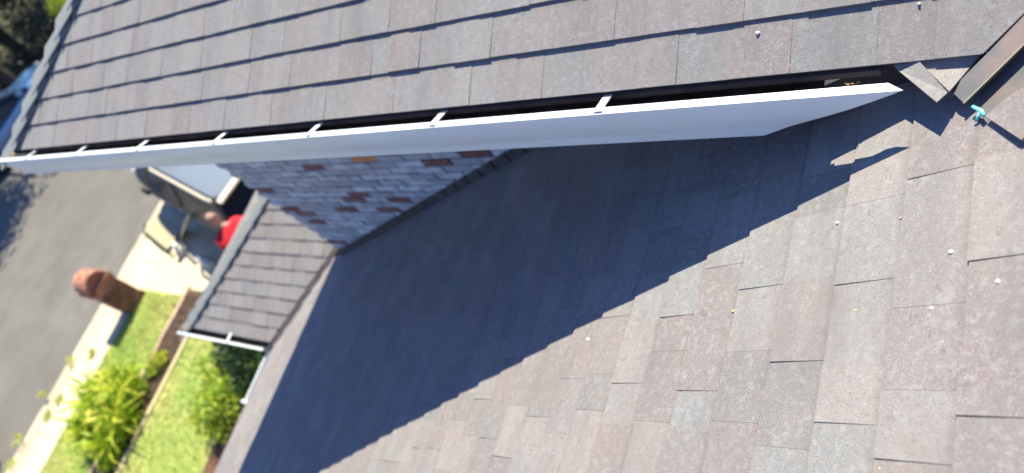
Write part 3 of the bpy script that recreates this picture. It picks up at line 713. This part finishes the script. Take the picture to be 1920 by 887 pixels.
# ---------------------------------------------------------------- cars (local frame: +y forward)
def loft(name, secs, m, parent, smooth=True, sub=1, closed=True, label=None):
    n = len(secs[0]); V = [p for s in secs for p in s]; F = []
    for i in range(len(secs)-1):
        for k in range(n if closed else n-1): F.append((i*n+k, i*n+(k+1) % n, (i+1)*n+(k+1) % n, (i+1)*n+k))
    if closed: F.append(tuple(range(n-1, -1, -1))); F.append(tuple((len(secs)-1)*n+k for k in range(n)))
    o = mesh(name, V, F, m, parent, world=False, smooth=smooth, label=label)
    if sub: sm = o.modifiers.new('sub', 'SUBSURF'); sm.levels = sub; sm.render_levels = sub+1
    return o
def car(label, loc, rz, paint, L=4.5, W=1.8, belt=1.0, roof=1.6, hood=.95, g0=-2.1, g1=.55, w0=-1.95, w1=1.35, roofmat=None, rails=False, door=False, tail=None, cat='car', kindname='parked_car', gk=1.):
    t = thing(kindname, label, cat, loc, rz); h = W/2; hg = h*gk
    def sec(y, w_, zb, zt, crown_=.03):
        return [(-w_*.86, y, zb), (-w_*.99, y, zb+.12), (-w_, y, zb+(zt-zb)*.62), (-w_*.93, y, zt-.02), (-w_*.5, y, zt+crown_), (w_*.5, y, zt+crown_), (w_*.93, y, zt-.02), (w_, y, zb+(zt-zb)*.62), (w_*.99, y, zb+.12), (w_*.86, y, zb)]
    a = L/2
    ys = [(-a, .8, .36, belt*.72), (-a+.05, .93, .3, belt*.9), (-a+.25, .985, .24, belt-.03), (-a+1, 1, .2, belt), (0, 1, .2, belt), (g1, 1, .2, belt-.01), (g1+.35, .99, .2, hood), (a-.45, .965, .22, hood-.1), (a-.12, .9, .26, hood-.24), (a-.02, .8, .34, hood-.36), (a, .72, .38, hood-.42)]
    body = loft('body', [sec(y, h*k, zb, zt) for y, k, zb, zt in ys], paint, t)
    # greenhouse glass with a roof panel and pillars
    gs = [(w0, .9, belt-.03, .88, belt+.02), (g0+.35 if w0 < g0+.35 else w0+.25, .92, belt-.04, .76, roof-.06), (-.5, .93, belt-.04, .77, roof), (g1-.55, .93, belt-.04, .75, roof-.04), (g1+.38, .9, belt-.04, .8, belt+.0)]
    def gsec(y, wb_, zb, wt, zt): return [(-h*wb_, y, zb), (-hg*wt, y, zt-.03), (-hg*wt*.85, y, zt), (hg*wt*.85, y, zt), (hg*wt, y, zt-.03), (h*wb_, y, zb)]
    loft('window', [gsec(*s) for s in gs], M['glass'], t, sub=0, smooth=False, label='glazed cabin')
    rs = [(gs[1][0]-.04, roof-.06), (gs[1][0]+.3, roof-.01), (-.5, roof+.012), (g1-.8, roof), (g1-.5, roof-.045)]
    secs = []
    for y, z in rs: secs.append([(-hg*.79, y, z-.045), (-hg*.76, y, z-.005), (-hg*.4, y, z+.022), (hg*.4, y, z+.022), (hg*.76, y, z-.005), (hg*.79, y, z-.045)])
    loft('roof', secs, roofmat or paint, t, sub=1)
    for sx in (-1, 1):
        for (yA, yB) in ((g1+.40, g1-.5), (-.45, -.48), (w0-.02, gs[1][0])):
            b = MB(); b.tube([(sx*h*.915, yA, belt-.02), (sx*hg*.78, yB, roof-.05)], .028, 6); b.build('pillar', paint, t, world=False)
        b = MB(); b.box((sx*h*.98-.09 if sx < 0 else sx*h*.98, g1-.1, belt-.02), (sx*h*.98 if sx < 0 else sx*h*.98+.09+.1, g1+.1, belt+.12)); 
        bevel(b.build('mirror', paint, t, world=False), .03)
        b = MB(); b.box((sx*h*.72-.14, a-.13, hood-.36), (sx*h*.72+.14, a-.045, hood-.24)); bevel(b.build('headlight', M['lampclear'], t, world=False), .02)
        tz = tail or (belt-.3, belt-.08)
        b = MB(); b.box((sx*h*.84-.09, -a-.02, tz[0]), (sx*h*.84+.09, -a+.14, tz[1])); bevel(b.build('tail_light', M['lampred'], t, world=False), .02)
        for dy in (-.1, -1.0):
            b = MB(); b.box((sx*h-.012, dy-.1, belt-.2), (sx*h+.016, dy+.08, belt-.17)); b.build('door_handle', M['trim'] if rails else paint, t, world=False)
        for wy in (-a+.85, a-.85):
            wl = bpy.data.objects.new('wheel', None); link(wl, t); wl.location = (sx*(h-.11), wy, .33)
            tb = MB(); n = 20; V = []; pr_ = [(-.11, .2), (-.11, .3), (-.07, .335), (.07, .335), (.11, .3), (.11, .2)]
            for k in range(n):
                an = 2*math.pi*k/n
                for (xx, rr) in pr_: V.append((xx, math.cos(an)*rr, math.sin(an)*rr))
            F = []
            for k in range(n):
                for q in range(5): F.append((k*6+q, k*6+q+1, ((k+1) % n)*6+q+1, ((k+1) % n)*6+q))
            mesh('tyre', V, F, M['tyre'], wl, world=False, smooth=True)
            b = MB()
            for k in range(5):
                an = 2*math.pi*k/5; b.tube([(sx*.09, 0, 0), (sx*.095, math.cos(an)*.2, math.sin(an)*.2)], [.035, .025], 6)
            b.tube([(sx*.06, 0, 0), (sx*.1, 0, 0)], [.06, .05], 10)
            V = b.V; b.tube([(-.02, 0, 0), (sx*.07, 0, 0)], .205, 20); b.build('rim', M['rim'], wl, world=False)
        if rails:
            b = MB(); b.tube([(sx*hg*.78, gs[1][0]+.1, roof-.02), (sx*hg*.8, gs[1][0]+.2, roof+.05), (sx*hg*.8, g1-.9, roof+.055), (sx*hg*.78, g1-.72, roof-.02)], .026, 8); b.build('roof_rail', M['trim'], t, world=False)
    b = MB(); b.box((-.26, -a-.012, belt-.36), (.26, -a+.03, belt-.24)); b.build('number_plate', M['trim'], t, world=False)
    b = MB(); b.box((-.5, a-.06, hood-.42), (.5, a+.008, hood-.32)); bevel(b.build('grille', M['tyre'], t, world=False), .01)
    if rails:
        b = MB(); b.box((-hg*.74, gs[1][0]-.16, roof-.06), (hg*.74, gs[1][0]+.02, roof-.02)); bevel(b.build('spoiler', M['trim'], t, world=False), .015)
    if door:
        d = MB(); d.box((-h-.56, -.7, .35), (-h+.02, -.63, belt-.1)); dd = bevel(d.build('open_door', paint, t, world=False, label='front door standing open'), .03)
        d = MB(); d.box((-h-.55, -.72, belt-.098), (-h+.02, -.58, belt-.06)); d.build('door_trim', M['trim'], dd, world=False)
    return t
hd = R(15.4)
def along(p, f, s): return (p[0]+math.sin(hd)*f+math.cos(hd)*s, p[1]+math.cos(hd)*f-math.sin(hd)*s, 0)
suv_c = along((2.9, 9.68), 2.82, .9)
car('dark SUV with silver roof parked on the pale driveway beside the man in red', suv_c, -hd, M['suv'], L=5.7, W=2.16, gk=.87, belt=1.12, roof=1.66, hood=1.14, g0=-2.75, w0=-2.74, g1=.95, roofmat=M['roofgrey'], rails=True, door=False, tail=(1.05, 1.45), cat='SUV')
car('blue car parked in tree shade at the far kerb, top left', (6.9, 26.0, -.12), -R(90), M['bluecar'], L=4.6, W=1.8, belt=.92, roof=1.42)
car('grey car parked at the near kerb, only its rounded end showing at the lower left', (-3.55, 16.55, -.12), -R(90), M['greycar'], L=4.6, W=1.8, belt=.95, roof=1.45)

# things on the driveway
b = MB(); A_ = Vector((3.42, 13.6, .01)); B_ = Vector((3.30, 11.75, 1.02)); s_ = Vector((.11, -.02, .0)); n_ = Vector((0, .012, .022))
b.add([A_-s_, A_+s_, B_+s_, B_-s_, A_-s_+n_, A_+s_+n_, B_+s_+n_, B_-s_+n_], BF)
tag(b.build('board', M['trim']), 'long pale board leaning along the shaded side of the dark SUV', 'board')
pn = thing('slatted_panel', 'cream slatted panel lying on the driveway near the front of the dark SUV', 'panel', (3.45, 14.4, 0), -R(17))
for k in range(9):
    b = MB(); b.box((-.2, -.66+k*.148, .02), (.2, -.66+k*.148+.125, .05)); b.build('slat', M['panel'], pn, world=False)
for sx in (-.17, .13):
    b = MB(); b.box((sx, -.68, .003), (sx+.04, .68, .02)); b.build('rail', M['panel'], pn, world=False)
b = MB(); b.box((-.25, -.72, .0), (-.205, .7, .06)); b.box((-.205, -.72, 0), (.22, -.675, .06)); b.build('frame', M['hose'], pn, world=False)
b = MB(); b.tube([(3.62, 15.3, .02), (3.42, 15.0, .02), (3.22, 14.55, .02), (3.08, 14.1, .02), (3.02, 13.75, .02), (2.92, 13.5, .02)], .022, 6)
tag(b.build('hose', M['hose']), 'black hose curving on the driveway beside the cream slatted panel', 'hose')
for (x, y, l, lab) in ((3.1, 13.35, .42, 'pale rolled bundle lying nearest the slatted panel'), (2.86, 12.25, .5, 'pale rolled bundle lying on the driveway behind the SUV shadow edge')):
    t = thing('rolled_bundle', lab, 'roll', (x, y, 0), 0, 'pale rolls on the driveway')
    d = Vector((math.sin(R(17)), math.cos(R(17)), 0)); c = Vector((x, y, .09)); b = MB()
    b.tube([c-d*l/2, c-d*(l/2-.02), c+d*(l/2-.02), c+d*l/2], [.075, .085, .085, .075], 12); b.build('roll', M['roll'], t)
    b = MB(); b.tube([c-d*.02, c+d*.02], .088, 12); b.build('band', M['trim'], t)

# ---------------------------------------------------------------- the man in red
def skin_body(name, J, E_, m, parent, root=0, sub=2, label=None):
    me = bpy.data.meshes.new(name); me.from_pydata([j[:3] for j in J], E_, []); me.materials.append(m)
    o = link(bpy.data.objects.new(name, me), parent); 
    o.modifiers.new('skin', 'SKIN'); 
    if not me.skin_vertices: me.attributes  # the modifier adds the layer
    for i, j in enumerate(J):
        sv_ = me.skin_vertices[0].data[i]; r = j[3]; sv_.radius = (r, r) if not hasattr(r, '__len__') else r; sv_.use_root = (i == root)
    s_ = o.modifiers.new('sub', 'SUBSURF'); s_.levels = sub; s_.render_levels = sub
    if label: o['label'] = label
    return o
PS = 1.0
P = thing('person', 'person in a red shirt and dark trousers bending forward behind the dark SUV', 'person', (2.80, 9.62, 0), -R(25))
# body in local frame, facing +y, leaning a little forward
J = [(0, -.05, .95, .13), (0, .0, 1.18, .13), (0, .09, 1.38, (.17, .12)), (0, .14, 1.48, .06), (0, .17, 1.54, .055),
     (-.17, .1, 1.41, .065), (-.24, .22, 1.17, .045), (-.17, .43, 1.06, .032), (-.14, .5, 1.04, .03),
     (.17, .1, 1.41, .065), (.25, .2, 1.18, .045), (.2, .42, 1.1, .032), (.17, .49, 1.09, .03),
     (-.1, -.04, .88, .09), (-.12, .03, .5, .06), (-.13, -.03, .1, .042), (-.13, .12, .05, .038),
     (.1, -.04, .88, .09), (.12, .0, .5, .06), (.13, -.08, .1, .042), (.13, .07, .05, .038)]
E_ = [(0, 1), (1, 2), (2, 3), (3, 4), (2, 5), (5, 6), (6, 7), (7, 8), (2, 9), (9, 10), (10, 11), (11, 12), (0, 13), (13, 14), (14, 15), (15, 16), (0, 17), (17, 18), (18, 19), (19, 20)]
skin_body('body', J, E_, M['skin'], P)
skin_body('shirt', [(0, -.08, .90, .2), (0, -.02, 1.18, .225), (0, .065, 1.37, (.27, .2)), (0, .125, 1.455, .085), (-.19, .1, 1.4, .1), (-.25, .2, 1.2, .08), (-.19, .38, 1.08, .055), (.19, .1, 1.4, .1), (.26, .19, 1.2, .08), (.21, .37, 1.11, .055)],
          [(0, 1), (1, 2), (2, 3), (2, 4), (4, 5), (5, 6), (2, 7), (7, 8), (8, 9)], M['redshirt'], P)
skin_body('trousers', [(0, -.05, .93, .15), (-.1, -.04, .85, .11), (-.12, .03, .5, .082), (-.13, -.03, .12, .065), (.1, -.04, .85, .11), (.12, .0, .5, .082), (.13, -.08, .12, .065)],
          [(0, 1), (1, 2), (2, 3), (0, 4), (4, 5), (5, 6)], M['pants'], P)
def ell(name, c, r, m, parent, rot=(0, 0, 0), seg=18, shape=None):
    bm = bmesh.new(); bmesh.ops.create_uvsphere(bm, u_segments=seg, v_segments=seg//2+2, radius=1)
    Rm = Matrix.Rotation(rot[0], 3, 'X') @ Matrix.Rotation(rot[2], 3, 'Z')
    for v in bm.verts:
        q = Vector((v.co.x*r[0], v.co.y*r[1], v.co.z*r[2]))
        if shape: q = shape(q)
        v.co = Rm @ q + Vector(c)
    me = bpy.data.meshes.new(name); bm.to_mesh(me); bm.free(); me.materials.append(m); me.polygons.foreach_set('use_smooth', [True]*len(me.polygons))
    return link(bpy.data.objects.new(name, me), parent)
hc = (0, .22, 1.66)
head = ell('head', hc, (.078, .098, .118), M['skin'], P, (-.45, 0, 0), shape=lambda q: Vector((q.x*(1-.25*max(0, -q.z/.118)), q.y+.01*(q.z < 0), q.z)))
ell('hair', (0, .205, 1.688), (.084, .1, .1), M['hair'], P, (-.45, 0, 0), shape=lambda q: Vector((q.x, q.y-.012, max(q.z, -.01))))
ell('nose', (0, .318, 1.612), (.013, .018, .022), M['skin'], head, seg=8)
for sx in (-1, 1):
    ell('eye', (sx*.03, .305, 1.645), (.012, .008, .007), M['chip'], head, seg=8)
    ell('ear', (sx*.078, .215, 1.65), (.012, .022, .032), M['skin'], head, seg=8)
    ell('shoe', (sx*.13, .06 if sx < 0 else .01, .045), (.05, .14, .045), M['tyre'], P)
    # hand: palm with four fingers and a thumb
    wx, wy, wz = (-.14, .5, 1.04) if sx < 0 else (.17, .49, 1.09)
    J = [(wx, wy, wz, .026), (wx, wy+.05, wz-.01, (.036, .016)), (wx, wy+.085, wz-.015, (.036, .014))]; E2 = [(0, 1), (1, 2)]
    for k, ln in enumerate((.065, .075, .07, .055)):
        ox = (k-1.5)*.019; n0 = len(J)
        J += [(wx+ox, wy+.095, wz-.018, .009), (wx+ox, wy+.095+ln*.55, wz-.028, .0085), (wx+ox, wy+.095+ln*.9, wz-.05, .0075)]; E2 += [(2, n0), (n0, n0+1), (n0+1, n0+2)]
    n0 = len(J); J += [(wx-sx*.038, wy+.04, wz-.01, .011), (wx-sx*.06, wy+.07, wz-.025, .009)]; E2 += [(1, n0), (n0, n0+1)]
    skin_body('hand', J, E2, M['skin'], P, sub=1)
b = MB(); b.box((-.022, .297, 1.583), (.022, .304, 1.589)); b.build('mouth', M['redshirt'], head, world=False)
